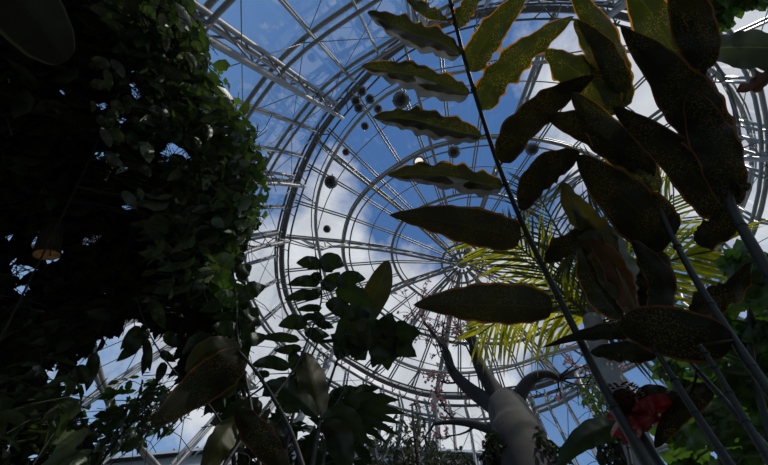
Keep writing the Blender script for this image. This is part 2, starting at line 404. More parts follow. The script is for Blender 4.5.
# ---- adjoining wings seen through the glass at the bottom
def wing(name, px0, px1, pyr, dist, depth, label):
    a = P(*px0, dist); b = P(*px1, dist); z = (a.z+b.z)/2
    o = thing(name, ((a.x+b.x)/2, (a.y+b.y)/2, 0), label, 'building')
    d = Vector((a.x+b.x, a.y+b.y, 0)).normalized()*depth
    a2, b2 = a-d*.5, b-d*.5; a2.z -= depth*.3; b2.z -= depth*.3; a3, b3 = a+d*.5, b+d*.5; a3.z = a2.z; b3.z = b2.z
    m = MB(); m.quad(a2, b2, b, a); m.quad(a, b, b3, a3)
    t_ = Vector((0, 0, -.15))
    m.quad(a2+t_, a+t_, b+t_, b2+t_); m.quad(a2, a2+t_, b2+t_, b2)
    m.build('roof', MT['wingroof'], o, False)
    m = MB(); g = lambda p: Vector((p.x, p.y, 0)); e = lambda p: p+d.normalized()*(.4 if p in (a2, b2) else -.4)+Vector((0, 0, -.15))
    A, B, Cc, D = e(a2), e(b2), e(b3), e(a3)
    for p, q in ((A, B), (B, Cc), (Cc, D), (D, A)): m.quad(g(p), g(q), q, p)
    m.face([len(m.v)+i for i in range(3)]); m.v += [tuple(A), tuple(D), tuple(a+t_)]
    m.face([len(m.v)+i for i in range(3)]); m.v += [tuple(B), tuple(Cc), tuple(b+t_)]
    m.build('wall', MT['wingwall'], o, False)
    m = MB()
    for i in range(9):
        f = i/8; m.tube([a2.lerp(b2, f)+Vector((0, 0, .05)), a.lerp(b, f)+Vector((0, 0, .05))], .05, 5)
    m.build('roof_seam', MT['frame'], o)
    return o
wing('building', (80, 466), (240, 450), 0, 26, 9, 'blue grey roofed wing beyond the glass at bottom left')
wing('building', (290, 464), (480, 476), 0, 26, 8, 'low grey roofed wing beyond the glass behind the twiggy shrub')

# ================================================================ LAMPS
def lamp(px, py, h, r, aim, label, lit=False, proto=[None]):
    p = PH(px, py, h)
    o = thing('spotlight', tuple(p), label, 'spotlight', 'spotlights around the dome')
    d = (Vector(aim)).normalized()
    rot = d.to_track_quat('Z', 'Y')
    if proto[0] is None:
        M_ = {}
        def keep(nm, mb, mat):
            me = bpy.data.meshes.new(nm); me.from_pydata(mb.v, [], mb.f); me.materials.append(MT[mat]); M_[nm] = me
            me.polygons.foreach_set('use_smooth', [True]*len(me.polygons))
        m = MB(); m.tube([(0, 0, -1.6), (0, 0, -1.35), (0, 0, -.9), (0, 0, .1), (0, 0, .12)], [.45, .7, .95, 1.0, 1.08], 16); keep('housing', m, 'lamp')
        m = MB()
        for i in range(12):
            a = math.pi*i/6; m.bar((math.cos(a)*.75, math.sin(a)*.75, -1.3), (math.cos(a)*.93, math.sin(a)*.93, -.3), .05, .12, (math.cos(a), math.sin(a), 0))
        keep('cooling_fin', m, 'lamp')
        m = MB(); m.tube([(0, 0, .125), (0, 0, .14)], .74, 20); keep('lens', m, 'lens')
        m = MB(); m.tube([(1.15, 0, -.5), (1.15, 0, -1.6), (.8, 0, -2.1), (-.8, 0, -2.1), (-1.15, 0, -1.6), (-1.15, 0, -.5)], .1, 5); m.tube([(0, 0, -2.1), (0, 0, -2.7)], .14, 6); keep('yoke', m, 'lamp')
        proto[0] = M_
    for nm, me in proto[0].items():
        if lit and nm == 'lens':
            me = me.copy(); me.materials[0] = MT['lit']
        c = bpy.data.objects.new(nm, me); COL.objects.link(c); c.parent = o if nm in ('housing', 'yoke') else hs_
        if nm == 'housing': hs_ = c
        if lit and nm == 'lens': c['label'] = 'glowing pale lens'
    o.rotation_mode = 'QUATERNION'; o.rotation_quaternion = rot; o.scale = (r, r, r)
toC = lambda px, py: (-ray(px, py) + Vector((random.uniform(-.12, .12), random.uniform(-.12, .12), -.15)))
LM = [
 (362,91,11.75,.15,'small dark spotlight, topmost of the four clustered by the truss end'),
 (356,101,11.75,.15,'small dark spotlight, leftmost of the four clustered by the truss end'),
 (370,99,11.75,.15,'small dark spotlight, rightmost of the four clustered by the truss end'),
 (359,108,11.75,.15,'small dark spotlight, lowest of the four clustered by the truss end'),
 (378,109,11.75,.13,'little spotlight tucked under the pipe right of the cluster of four'),
 (365,126,11.75,.13,'spotlight hanging just below the cluster of four'),
 (346,152,11.75,.12,'small spotlight hanging inside the pipe between the cluster and the large left lamp'),
 (401,100,11.8,.26,'large round dark floodlight above the long wavy ginger leaf'),
 (331,182,11.8,.22,'large round lamp on the left side of the pipe hoop'),
 (327,229,11.8,.13,'small lamp low on the left side of the pipe hoop'),
 (419,162,13.5,.22,'round lamp with a glowing pale lens on the inner roof ring'),
 (454,152,13.5,.22,'dark round lamp on the inner roof ring right of the glowing one'),
 (532,149,13.5,.22,'dark round lamp on the inner roof ring between two ginger leaves')]
for i, (px, py, h, r, lb) in enumerate(LM): lamp(px, py, h, r, toC(px, py), lb, i == 10)

# ================================================================ LEAF TOOLS
def prof(t, tipn=.55, basen=.5, peak=.5):
    """0..1 width profile; t=0 base, t=1 tip"""
    x = t**(math.log(.5)/math.log(peak)) if 0 < t < 1 else t
    return max(0., math.sin(math.pi*x))**(tipn if x > .5 else basen)
def leaf(mb, pts, dist, wl, wr=None, roll=0., curl=.25, wave=.12, seed=0, n=26, nw=10, tipn=.6, basen=.5, peak=.5, ruff=.0, m3=0):
    """pts: image polyline base->tip; dist (base, tip) or list per point; wl / wr half widths in image px on either side"""
    if wr is None: wr = wl
    rnd = random.Random(seed)
    if n >= 26: n = 44
    if not isinstance(dist, (list, tuple)): dist = (dist, dist)
    if len(dist) != len(pts): dist = [dist[0]+(dist[-1]-dist[0])*i/(len(pts)-1) for i in range(len(pts))]
    mid = spline([(p[0], p[1], d) for p, d in zip(pts, dist)], n+1)
    ph = [rnd.uniform(0, 6.28) for _ in range(8)]
    b = len(mb.v)
    for i, (x, y, d) in enumerate(mid):
        t = i/n
        i0, i1 = max(0, i-1), min(n, i+1)
        dx, dy = mid[i1][0]-mid[i0][0], mid[i1][1]-mid[i0][1]; L = math.hypot(dx, dy) or 1
        nx, ny = -dy/L, dx/L
        pr = prof(t, tipn, basen, peak)
        for j in range(nw+1):
            s = -1+2*j/nw
            w = (wl if s < 0 else wr)*pr
            e = abs(s)**2
            r1 = 1+e*(wave*(math.sin(t*19+ph[0]+(2 if s > 0 else 0))*.5+math.sin(t*41+ph[1]+s)*.28)+ruff*math.sin(t*37+ph[2]+s*2)*.35+ruff*math.sin(t*71+ph[5])*.12)
            q = s*w*r1
            wm = w/F*d
            dd = roll*s*wm*1.0 + curl*abs(s)*wm + wave*e*wm*1.2*math.sin(t*23+ph[3]+s*1.5) + .01*math.sin(t*9+ph[4])*pr
            mb.v.append(tuple(P(x+nx*q, y+ny*q, d+dd)))
    for i in range(n):
        for j in range(nw):
            k = b+i*(nw+1)+j
            uv = [(i/n, j/nw), (i/n, (j+1)/nw), ((i+1)/n, (j+1)/nw), ((i+1)/n, j/nw)]
            mb.face((k, k+1, k+nw+2, k+nw+1), uv)
def nearest(p, line):
    best = None
    for a, b in zip(line, line[1:]):
        ab = b-a; u = max(0, min(1, (p-a).dot(ab)/max(1e-9, ab.dot(ab)))); q = a+ab*u
        if best is None or (q-p).length < (best-p).length: best = q
    return best
def stem3(px, dist, foot=None):
    """stem given by image points and distances (top to bottom); then down to the floor"""
    pts = spline([(x, y, d) for (x, y), d in zip(px, dist)], 22)
    line = [P(*p) for p in pts]
    e = line[-1]; tan = (line[-1]-line[-3]).normalized()
    f = Vector(foot) if foot else Vector((e.x+tan.x*e.z*.25, e.y+tan.y*e.z*.25, 0))
    m1 = e + tan*e.z*.35
    m1.z = max(m1.z, .3*e.z)
    ex = spline([tuple(line[-2]), tuple(e), ((e.x*.6+f.x*.4+tan.x*.05), (e.y*.6+f.y*.4+tan.y*.05), e.z*.5), tuple(f)], 16)
    ex = [Vector(q) for q in ex if Vector(q).z < e.z-.02]
    return line + ex
def cane(name, label, cat, px, dist, r, leaves, mat='stem', foot=None, group=None, stemname='stem'):
    line = stem3(px, dist, foot)
    o = thing(name, (line[-1].x, line[-1].y, 0), label, cat, group)
    n = len(line); m = MB()
    m.tube(line, [r*(.55+.45*min(1, i/(n*.6))) for i in range(n)], 10)
    # leaf nodes
    for k in range(3, n-1, 4): m.tube([line[k]-(line[k]-line[k-1])*.06, line[k]+(line[k+1]-line[k])*.06], r*1.06, 10)
    m.build(stemname, MT[mat], o)
    for q in leaves:
        q = dict(q); mt = q.pop('mat', 'ginger'); lab = q.pop('label', None); fold = q.pop('fold', None)
        m = MB(); leaf(m, **q)
        d0 = q['dist'][0] if isinstance(q['dist'], (list, tuple)) else q['dist']
        base = P(*q['pts'][0], d0)
        qn = nearest(base, line)
        if (qn-base).length > .01:
            nx = P(*q['pts'][1], d0)
            m.tube([qn, qn.lerp(base, .5)+(base-nx)*.03, base, base.lerp(nx, .12)], [r*.45, r*.38, r*.3, r*.16], 6)
        lo = m.build('leaf', MT[mt], o)
        if lab: lo['label'] = lab
        if fold:
            q2 = dict(q); q2['wl'] = fold[0]; q2['wr'] = -q['wl']*.25; q2['dist'] = tuple(x+.012 for x in q['dist']); q2['roll'] = -fold[1]; q2['curl'] = .1
            q2['seed'] = q['seed']+900; q2['wave'] = .12; q2['ruff'] = .3; q2['peak'] = fold[2]; q2['nw'] = 6
            m = MB(); leaf(m, **q2); m.build('folded_margin', MT['waxsheen'], lo)['label'] = 'waxy folded leaf edge with pale sheen in its colour'
    return o, line

# ================================================================ TORCH GINGER CANES (foreground right)
D = dict
G = 'torch ginger leaves and canes in the foreground'
cane('ginger_cane', 'long leaning ginger cane crossing the dome with paired wavy leaves', 'plant',
 [(444,-20),(450,0),(462,50),(480,110),(501,172),(530,240),(570,320),(605,390),(649,468)], [1.55,1.5,1.45,1.38,1.3,1.22,1.1,1.0,.9], .0105, [
 D(pts=[(447,20),(425,12),(402,-6)], dist=(1.48,1.42), wl=5, wr=9, roll=.4, curl=.3, wave=.3, ruff=.3, seed=1, tipn=.8),
 D(pts=[(461,55),(440,42),(415,34),(390,22),(367,12)], dist=(1.44,1.34), wl=10, wr=13, roll=-.4, curl=.5, wave=.22, ruff=.35, fold=(15,1.2,.36), seed=2, peak=.45, mat='gingerpale'),
 D(pts=[(470,93),(445,86),(415,76),(390,70),(361,66)], dist=(1.4,1.3), wl=9, wr=13, roll=-.4, curl=.5, wave=.22, ruff=.35, fold=(16,1.2,.38), seed=3, peak=.45, mat='gingerpale'),
 D(pts=[(482,136),(455,130),(425,122),(400,118),(373,117)], dist=(1.36,1.26), wl=9, wr=13, roll=-.4, curl=.5, wave=.2, ruff=.35, fold=(14,1.2,.42), seed=4, peak=.42, mat='gingerpale'),
 D(pts=[(503,187),(475,182),(445,176),(415,174),(387,175)], dist=(1.3,1.22), wl=8, wr=14, roll=-.4, curl=.5, wave=.2, ruff=.35, fold=(13,1.2,.35), seed=5, peak=.42, mat='gingerpale'),
 D(pts=[(521,237),(495,232),(460,224),(425,218),(389,215)], dist=(1.24,1.14), wl=19, wr=20, roll=.1, curl=.3, wave=.06, ruff=.12, seed=6, mat='gingermid', peak=.36, tipn=.8, basen=.4),
 D(pts=[(553,308),(520,306),(485,305),(450,304),(413,305)], dist=(1.12,1.05), wl=19, wr=23, roll=.1, curl=.3, wave=.05, ruff=.1, seed=7, mat='gingermid', peak=.4, tipn=.75, basen=.4),
 D(pts=[(456,28),(462,16),(472,2),(490,-14)], dist=(1.47,1.5), wl=9, wr=9, roll=.3, curl=.3, wave=.2, ruff=.3, seed=8, peak=.4),
 D(pts=[(471,72),(480,50),(500,22),(530,-14)], dist=(1.42,1.5), wl=15, wr=15, roll=.3, curl=.3, wave=.12, ruff=.2, seed=9, peak=.42),
 D(pts=[(482,110),(494,84),(514,62),(540,40),(574,16)], dist=(1.38,1.46), wl=16, wr=15, roll=-.3, curl=.4, wave=.2, ruff=.3, seed=10, peak=.38),
 D(pts=[(502,163),(515,135),(540,110),(565,92),(594,76)], dist=(1.3,1.36), wl=16, wr=16, roll=.2, curl=.3, wave=.1, ruff=.12, seed=11, peak=.35, mat='gingerdark'),
 D(pts=[(521,211),(530,188),(545,170),(562,160),(580,152)], dist=(1.24,1.3), wl=15, wr=16, roll=.2, curl=.3, wave=.12, ruff=.1, seed=12, peak=.5, mat='gingerdark'),
 D(pts=[(545,262),(560,250),(580,240),(602,222)], dist=(1.18,1.24), wl=13, wr=11, roll=.5, curl=.3, wave=.2, ruff=.2, seed=13, mat='gingerdark'),
], group=None)

cane('ginger_cane', 'ginger cane at right whose yellow rimmed leaves spread over the top of the dome', 'plant',
 [(622,105),(640,160),(656,200),(674,240),(702,290),(735,342),(776,402)], [1.35,1.28,1.2,1.12,1.0,.92,.84], .0085, [
 D(pts=[(626,92),(612,60),(596,25),(570,-12)], dist=(1.36,1.46), wl=17, wr=17, roll=.3, curl=.3, wave=.1, ruff=.1, seed=21, peak=.45),
 D(pts=[(624,108),(614,80),(597,48),(574,20)], dist=(1.34,1.42), wl=18, wr=19, roll=-.2, curl=.3, wave=.1, ruff=.12, seed=22, peak=.4),
 D(pts=[(622,112),(602,92),(575,70),(545,50)], dist=(1.33,1.4), wl=24, wr=17, roll=.2, curl=.3, wave=.16, ruff=.3, seed=23, peak=.5),
 D(pts=[(655,172),(630,155),(590,130),(546,116)], dist=(1.22,1.3), wl=17, wr=19, roll=.1, curl=.3, wave=.08, ruff=.1, seed=24, peak=.5, mat='gingerdark'),
 D(pts=[(660,190),(635,165),(605,135),(572,92)], dist=(1.2,1.31), wl=18, wr=22, roll=.1, curl=.3, wave=.08, ruff=.1, seed=25, peak=.5),
 D(pts=[(674,238),(655,225),(620,195),(577,155)], dist=(1.12,1.22), wl=30, wr=27, roll=.1, curl=.3, wave=.06, ruff=.04, seed=26, peak=.42, tipn=.6, basen=.35, mat='gingerdark'),
])
cane('ginger_cane', 'ginger cane at far right with huge blackish leaves overhead', 'plant',
 [(690,20),(712,110),(722,160),(731,205),(752,245),(790,310)], [1.25,1.15,1.06,1.0,.93,.85], .0095, [
 D(pts=[(690,92),(678,60),(655,20),(628,-20)], dist=(1.2,1.32), wl=27, wr=24, roll=.1, curl=.3, wave=.06, ruff=.06, seed=31, peak=.5, basen=.4),
 D(pts=[(706,70),(700,40),(690,5),(676,-40)], dist=(1.17,1.26), wl=26, wr=22, roll=.1, curl=.3, wave=.06, ruff=.06, seed=32, peak=.45, mat='gingerdark'),
 D(pts=[(718,150),(702,120),(668,75),(620,26)], dist=(1.05,1.16), wl=30, wr=30, roll=.1, curl=.3, wave=.1, ruff=.08, seed=33, peak=.38, tipn=.75, basen=.35, mat='gingerdark'),
 D(pts=[(731,202),(712,192),(680,160),(612,106)], dist=(1.0,1.12), wl=26, wr=28, roll=.1, curl=.3, wave=.06, ruff=.05, seed=34, peak=.36, basen=.35, mat='gingerdark'),
 D(pts=[(733,208),(722,160),(705,125),(690,88)], dist=(1.0,1.1), wl=24, wr=24, roll=.1, curl=.3, wave=.08, ruff=.05, seed=35, peak=.45, basen=.4, mat='gingerdark'),
 D(pts=[(730,204),(718,225),(702,236),(694,240)], dist=(1.0,1.04), wl=18, wr=12, roll=.2, curl=.3, wave=.2, ruff=.2, seed=36, peak=.4, mat='gingerdark'),
 D(pts=[(722,194),(733,190),(741,186),(740,182)], dist=(1.0,1.03), wl=10, wr=9, roll=.2, curl=.3, wave=.2, ruff=.3, seed=37, peak=.6, mat='gingerdark'),
])
cane('ginger_cane', 'ginger cane under the broad level leaf, just right of the red flower', 'plant',
 [(640,322),(657,352),(690,405),(733,470)], [.98,.94,.88,.8], .0075, [
 D(pts=[(620,300),(612,275),(598,245),(577,238)], dist=(1.08,1.2), wl=15, wr=15, roll=.3, curl=.4, wave=.15, ruff=.1, seed=41, mat='olive'),
 D(pts=[(632,318),(625,290),(612,262),(590,238)], dist=(1.02,1.14), wl=13, wr=12, roll=-.5, curl=.4, wave=.15, ruff=.1, seed=42, mat='brownleaf', label='dry red brown leaf'),
 D(pts=[(645,325),(660,300),(658,275),(632,240)], dist=(1.0,1.1), wl=14, wr=15, roll=.3, curl=.4, wave=.12, ruff=.1, seed=43, mat='gingerdark'),
 D(pts=[(632,322),(618,330),(585,334),(540,348)], dist=(.98,1.04), wl=10, wr=9, roll=.5, curl=.4, wave=.15, ruff=.1, seed=44, peak=.3, tipn=.9, mat='gingerdark'),
 D(pts=[(657,356),(640,352),(615,350),(590,352)], dist=(.95,1.0), wl=12, wr=9, roll=.5, curl=.4, wave=.15, ruff=.1, seed=45, mat='gingerdark'),
 D(pts=[(646,318),(655,296),(655,270),(640,240)], dist=(1.06,1.16), wl=20, wr=20, roll=.2, curl=.3, wave=.12, ruff=.1, seed=48, mat='gingerdark'),
 D(pts=[(622,318),(606,300),(592,275),(580,246)], dist=(1.1,1.2), wl=16, wr=16, roll=.2, curl=.3, wave=.12, ruff=.1, seed=49, mat='gingermid'),
 D(pts=[(636,312),(628,285),(618,255),(604,222)], dist=(1.12,1.22), wl=12, wr=14, roll=.6, curl=.6, wave=.2, ruff=.2, seed=50, mat='banana', label='grey green folded leaf'),
 D(pts=[(600,230),(585,222),(572,205),(563,182)], dist=(1.2,1.26), wl=11, wr=13, roll=.3, curl=.4, wave=.15, ruff=.1, seed=46, mat='olive'),
 D(pts=[(616,258),(604,240),(590,222),(572,196)], dist=(1.14,1.22), wl=14, wr=14, roll=-.4, curl=.5, wave=.15, ruff=.1, seed=47, mat='olive'),
])
cane('ginger_cane', 'ginger cane carrying the single broad level leaf at lower right', 'plant',
 [(700,345),(715,368),(742,415),(775,470)], [.86,.84,.8,.74], .0062, [
 D(pts=[(733,340),(710,338),(675,330),(645,324),(619,323)], dist=(.9,.94), wl=29, wr=23, roll=.05, curl=.2, wave=.05, ruff=.03, seed=51, peak=.48, tipn=.5, basen=.45, mat='gingerdark'),
])
cane('ginger_cane', 'thin ginger cane crossing others at lower right with torn dark leaf', 'plant',
 [(672,335),(684,355),(715,390),(775,458)], [1.05,1.0,.93,.82], .006, [
 D(pts=[(690,320),(705,300),(728,292),(752,262)], dist=(1.08,1.12), wl=12, wr=17, roll=.2, curl=.4, wave=.25, ruff=.3, seed=61, mat='gingerdark'),
 D(pts=[(714,388),(700,395),(675,415),(655,448)], dist=(.95,1.02), wl=15, wr=14, roll=.2, curl=.3, wave=.1, ruff=.1, seed=62, mat='gingerdark'),
 D(pts=[(688,398),(670,398),(650,392),(634,396)], dist=(1.0,1.04), wl=11, wr=9, roll=.2, curl=.3, wave=.1, ruff=.1, seed=63, mat='gingerdark'),
])
cane('ginger_cane', 'slim ginger cane with one dark leaf below the forked tree, left of the flower', 'plant',
 [(640,395),(628,430),(634,475)], [1.2,1.14,1.05], .006, [
 D(pts=[(626,424),(606,428),(580,440),(556,468)], dist=(1.15,1.1), wl=15, wr=14, roll=.2, curl=.3, wave=.08, ruff=.06, seed=71, peak=.42, mat='broad'),
])

# ---- torch ginger flower
def flower():
    line = stem3([(632,420),(650,450),(668,478)], [1.02,.97,.92])
    o = thing('torch_ginger', (line[-1].x, line[-1].y, 0), 'red torch ginger flower with a dark cone above drooping waxy petals', 'flower')
    m = MB(); m.tube(line, .009, 9); m.build('stem', MT['stem'], o)
    c = P(625,398,1.02); ax = (P(632,420,1.02)-c).normalized()
    m = MB(); side = ax.orthogonal().normalized(); s2 = ax.cross(side)
    rnd = random.Random(3)
    for k in range(150):
        h = (k/150); rr = .032*math.sin(math.pi*(.12+.8*h))**.7; a = k*2.399
        p = c - ax*.03 + ax*(h*.075) + (side*math.cos(a)+s2*math.sin(a))*rr
        out = (side*math.cos(a)+s2*math.sin(a)) - ax*.6
        m.small(p, out, ax, .012, .011, .4, -.2)
    m.ball(c+ax*.008, .03, 10, 8, (1, 1, 1)); m.build('cone', MT['redcone'], o)
    for k, (tx, ty, w, dd) in enumerate([(672,403,12,.0),(668,424,10,.03),(648,432,11,-.03),(626,446,9,.0),(612,438,7,.03),(607,418,7,.05),(611,405,6,.06),(640,402,9,-.02),(655,412,10,-.05),(636,440,9,-.05)]):
        m = MB(); leaf(m, pts=[(629,412), ((629+tx)/2+2, (412+ty)/2-3), (tx, ty)], dist=[1.0, .99+dd*.5, 1.0+dd], wl=w*.85, wr=w*.85, roll=.5*(-1)**k, curl=.6, wave=.05, seed=90+k, n=12, nw=6, tipn=.4, basen=.5, peak=.6)
        m.build('petal', MT['red'], o)
flower()

# ---- banana style leaf at the right edge and small plants
cane('banana_plant', 'banana plant with one long grey green leaf coming in from the right edge', 'plant',
 [(800,60),(830,120),(870,220)], [1.9,1.9,1.8], .02, [
 D(pts=[(800,49),(775,48),(745,47),(720,48),(697,53)], dist=(1.9,1.95), wl=23, wr=17, roll=.2, curl=.35, wave=.12, ruff=.1, seed=81, peak=.35, tipn=.6, mat='banana'),
 D(pts=[(795,66),(775,72),(758,84),(736,92)], dist=(1.92,2.0), wl=7, wr=10, roll=.4, curl=.5, wave=.5, ruff=.6, seed=82, mat='brownleaf', label='dry curled orange brown leaf remnant'),
])
cane('banana_plant', 'large leaved plant with a broad black green leaf in the top left corner', 'plant',
 [(-30,-60),(-70,-40),(-140,10)], [1.2,1.2,1.1], .014, [
 D(pts=[(-25,-50),(5,-20),(38,20),(68,61)], dist=(1.2,1.15), wl=33, wr=40, roll=.1, curl=.2, wave=.03, ruff=.0, seed=83, peak=.45, tipn=.42, mat='corner'),
])

# ================================================================ LOBED LEAVES
def lobed(o, cx, cy, tips, dist, w, mat='lobed', seed=0, petiole=None, core=.5, name='leaf', label=None, line=None):
    """one deeply cut leaf: fingers meet in a central blade"""
    m = MB(); rnd = random.Random(seed)
    for k, (tx, ty) in enumerate(tips):
        dx, dy = tx-cx, ty-cy
        mx, my = cx+dx*.5-dy*.06*rnd.uniform(-1, 1), cy+dy*.5+dx*.06*rnd.uniform(-1, 1)
        ww = w*rnd.uniform(.85, 1.15)
        d1 = dist+rnd.uniform(-.05, .08)
        leaf(m, pts=[(cx, cy), (mx, my), (tx, ty)], dist=[dist, (dist+d1)/2-.015, d1], wl=ww, wr=ww, roll=rnd.uniform(-.3, .3), curl=.2, wave=.16, ruff=.25, seed=seed*31+k, n=14, nw=4, tipn=1.0, basen=.35, peak=core)
    if line is not None:
        b = P(cx, cy, dist); q = nearest(b, line); m.tube([q, q.lerp(b, .6)+Vector((0, 0, .03)), b], [.007, .005, .003], 6)
    lo = m.build(name, MT[mat], o)
    if label: lo['label'] = label
def plant(name, label, cat, px, dist, r, mat='vinestem', foot=None, group=None):
    line = stem3(px, dist, foot)
    o = thing(name, (line[-1].x, line[-1].y, 0), label, cat, group)
    m = MB(); m.tube(line, [r*(.5+.5*i/len(line)) for i in range(len(line))], 8); m.build('stem', MT[mat], o)
    return o, line
def star(cx, cy, R, n, a0, spread=360, sq=.8):
    return [(cx+R*math.cos(math.radians(a0+spread*i/n))*(1 if i % 2 else .82), cy+R*sq*math.sin(math.radians(a0+spread*i/n))*(1 if i % 2 else .82)) for i in range(n)]
o, line = plant('philodendron', 'lobed green philodendron filling the lower right corner behind the canes', 'plant', [(750,300),(752,360),(772,440),(800,500)], [1.9,1.8,1.7,1.6], .016, 'stem')
rnd = random.Random(5)
for k, (cx, cy, R, a) in enumerate([(757,285,46,10),(742,262,30,60),(718,318,30,20),(745,345,40,80),(700,352,34,30),(728,380,36,120),(760,400,46,50),(690,388,34,200),(712,425,42,90),(755,450,40,10),(676,430,30,60),(690,462,34,0),(735,470,36,40),(668,368,22,100),(765,330,34,70),(768,370,34,0)]):
    lobed(o, cx, cy, star(cx, cy, R, 9, a), 1.75+.05*(k % 4), R*.26, 'lobed', 100+k, line=line)
o, line = plant('philodendron', 'light green lobed leaves hanging in at the top right corner', 'plant', [(752,-20),(790,20),(850,120)], [2.2,2.2,2.0], .014, 'stem')
for k, (cx, cy, R, a) in enumerate([(716,5,26,0),(738,2,22,30),(722,22,18,60),(755,0,18,0),(765,-4,18,40)]):
    lobed(o, cx, cy, star(cx, cy, R, 7, a), 2.2, R*.3, 'lobed', 130+k, line=line)
o, line = plant('fatsia_plant', 'plant with pointed lobed dark leaf reaching right over the window wall', 'plant', [(318,342),(305,372),(292,420),(280,480)], [1.5,1.45,1.35,1.25], .008, 'stem')
lobed(o, 384,338, [(422,333),(417,357),(388,371),(372,368),(392,312),(366,322),(350,342),(406,342)], 1.5, 12, 'broad', 141, core=.4, line=line)
lobed(o, 352,346, [(392,336),(330,334),(352,324),(366,360),(340,352)], 1.52, 8, 'broad', 142, line=line)
o, line = plant('fatsia_plant', 'dark plant with comb cut leaf fingers against the white wall left of the twigs', 'plant', [(345,388),(330,420),(320,480)], [1.3,1.24,1.15], .008, 'stem')
for k, (bx, by, tx, ty, w) in enumerate([(335,405,400,400,13),(345,408,407,414,9),(345,412,402,424,8),(345,414,400,436,8),(340,414,388,444,8),(340,418,375,450,9),(330,400,360,388,9),(325,410,345,386,9),(345,398,380,388,9),(350,420,364,446,8),(325,430,350,448,10)]):
    m = MB(); leaf(m, pts=[(bx,by),((bx+tx)/2,(by+ty)/2-3),(tx,ty)], dist=(1.3,1.3+.02*(k%3)), wl=w*.62, wr=w*.62, roll=.1, curl=.2, wave=.15, ruff=.3, seed=150+k, n=14, nw=5, peak=.45, tipn=.9)
    m.tube([nearest(P(bx,by,1.3), line), P(bx,by,1.3)], .003, 5); m.build('leaf', MT['broad'], o)

# ---- compound leaved plant in front of the ring truss (left of centre)
o, line = cane('compound_leaf_plant', 'dark paired leaflets on a slender stem in front of the ring truss', 'plant',
 [(320,258),(321,280),(321,302),(312,329),(296,366),(270,402),(238,445),(215,480)], [1.35,1.33,1.3,1.27,1.22,1.15,1.06,1.0], .0045, [
 D(pts=[(a,b),((a+c)/2,(b+d)/2+s),(c,d)], dist=(1.28+dd,1.3+dd), wl=w, wr=w, roll=.2*(-1)**k, curl=.3, wave=.08, seed=200+k, n=14, nw=6, peak=.42, tipn=.8, mat='broad')
 for k, (a,b,c,d,w,s,dd) in enumerate([
  (322,266,296,263,7,-2,.03),(320,268,344,266,10,-5,.03),(320,283,287,285,6,-3,.02),(336,285,366,279,8,-4,.0),(320,296,284,300,6,-3,0),
  (322,308,296,310,4,-1,0),(326,302,338,312,4,0,0),(316,316,300,318,4,0,0),(308,324,278,326,8,-3,0),(300,340,258,338,5,-2,0),
  (335,290,376,307,10,-3,.06),(328,300,355,318,9,0,.04),(324,290,340,272,8,0,.05),(302,348,274,351,5,0,0),(290,368,250,366,7,-5,0),(270,374,254,374,4,0,0),
  (310,330,322,344,6,0,0),(314,312,326,330,6,0,0),(292,352,300,378,7,0,0),(304,332,330,336,6,0,.02),(280,384,262,396,7,0,0),(290,376,308,392,8,0,0),(275,398,300,412,9,0,0),
  (322,276,308,278,5,0,0),(322,292,308,292,4,0,0),(320,322,334,328,4,0,0),(262,410,240,398,8,0,0),(255,424,285,438,10,0,0),(262,412,250,440,9,0,0),(246,436,222,430,9,0,0)])])
cane('strap_leaf_plant', 'tall upright olive paddle leaf rising against the dome ribs', 'plant',
 [(340,352),(325,400),(310,480)], [1.6,1.5,1.35], .008, [
 D(pts=[(344,352),(362,318),(378,288),(388,260)], dist=(1.6,1.72), wl=13, wr=14, roll=.3, curl=.3, wave=.03, ruff=.0, seed=240, peak=.55, tipn=.6, basen=.6, mat='olive'),
 D(pts=[(338,360),(345,335),(358,312),(366,300)], dist=(1.6,1.65), wl=12, wr=13, roll=.3, curl=.3, wave=.1, ruff=.0, seed=241, mat='broad'),
])
cane('strap_leaf_plant', 'low olive brown strap leaves at bottom centre left', 'plant',
 [(322,412),(316,440),(310,480)], [1.2,1.15,1.1], .008, [
 D(pts=[(322,416),(316,395),(310,372),(305,352)], dist=(1.2,1.3), wl=15, wr=14, roll=.3, curl=.3, wave=.06, ruff=.05, seed=245, peak=.5, mat='olive'),
 D(pts=[(318,418),(300,400),(283,388),(262,386)], dist=(1.2,1.26), wl=10, wr=12, roll=.2, curl=.3, wave=.1, ruff=.1, seed=246, mat='broad'),
 D(pts=[(322,420),(340,415),(352,425),(362,446)], dist=(1.2,1.22), wl=12, wr=10, roll=.2, curl=.3, wave=.1, ruff=.1, seed=247, mat='broad'),
 D(pts=[(320,424),(335,432),(342,450),(346,476)], dist=(1.2,1.15), wl=14, wr=14, roll=.2, curl=.3, wave=.1, ruff=.1, seed=248, mat='vinedark'),
])
cane('ginger_cane', 'brown black ginger leaf drooping diagonally at lower left', 'plant',
 [(238,350),(262,380),(290,430),(310,490)], [1.0,.98,.92,.85], .006, [
 D(pts=[(244,352),(222,368),(190,392),(151,428)], dist=(1.0,.95), wl=22, wr=17, roll=.1, curl=.25, wave=.06, ruff=.05, seed=251, peak=.45, tipn=.7, mat='gingerdark'),
 D(pts=[(236,408),(252,428),(268,448),(290,478)], dist=(.98,.9), wl=16, wr=16, roll=.1, curl=.3, wave=.12, ruff=.1, seed=252, mat='gingerdark'),
 D(pts=[(240,352),(225,348),(205,352),(185,372)], dist=(1.02,1.05), wl=14, wr=12, roll=.2, curl=.3, wave=.1, ruff=.1, seed=253, mat='olive'),
])
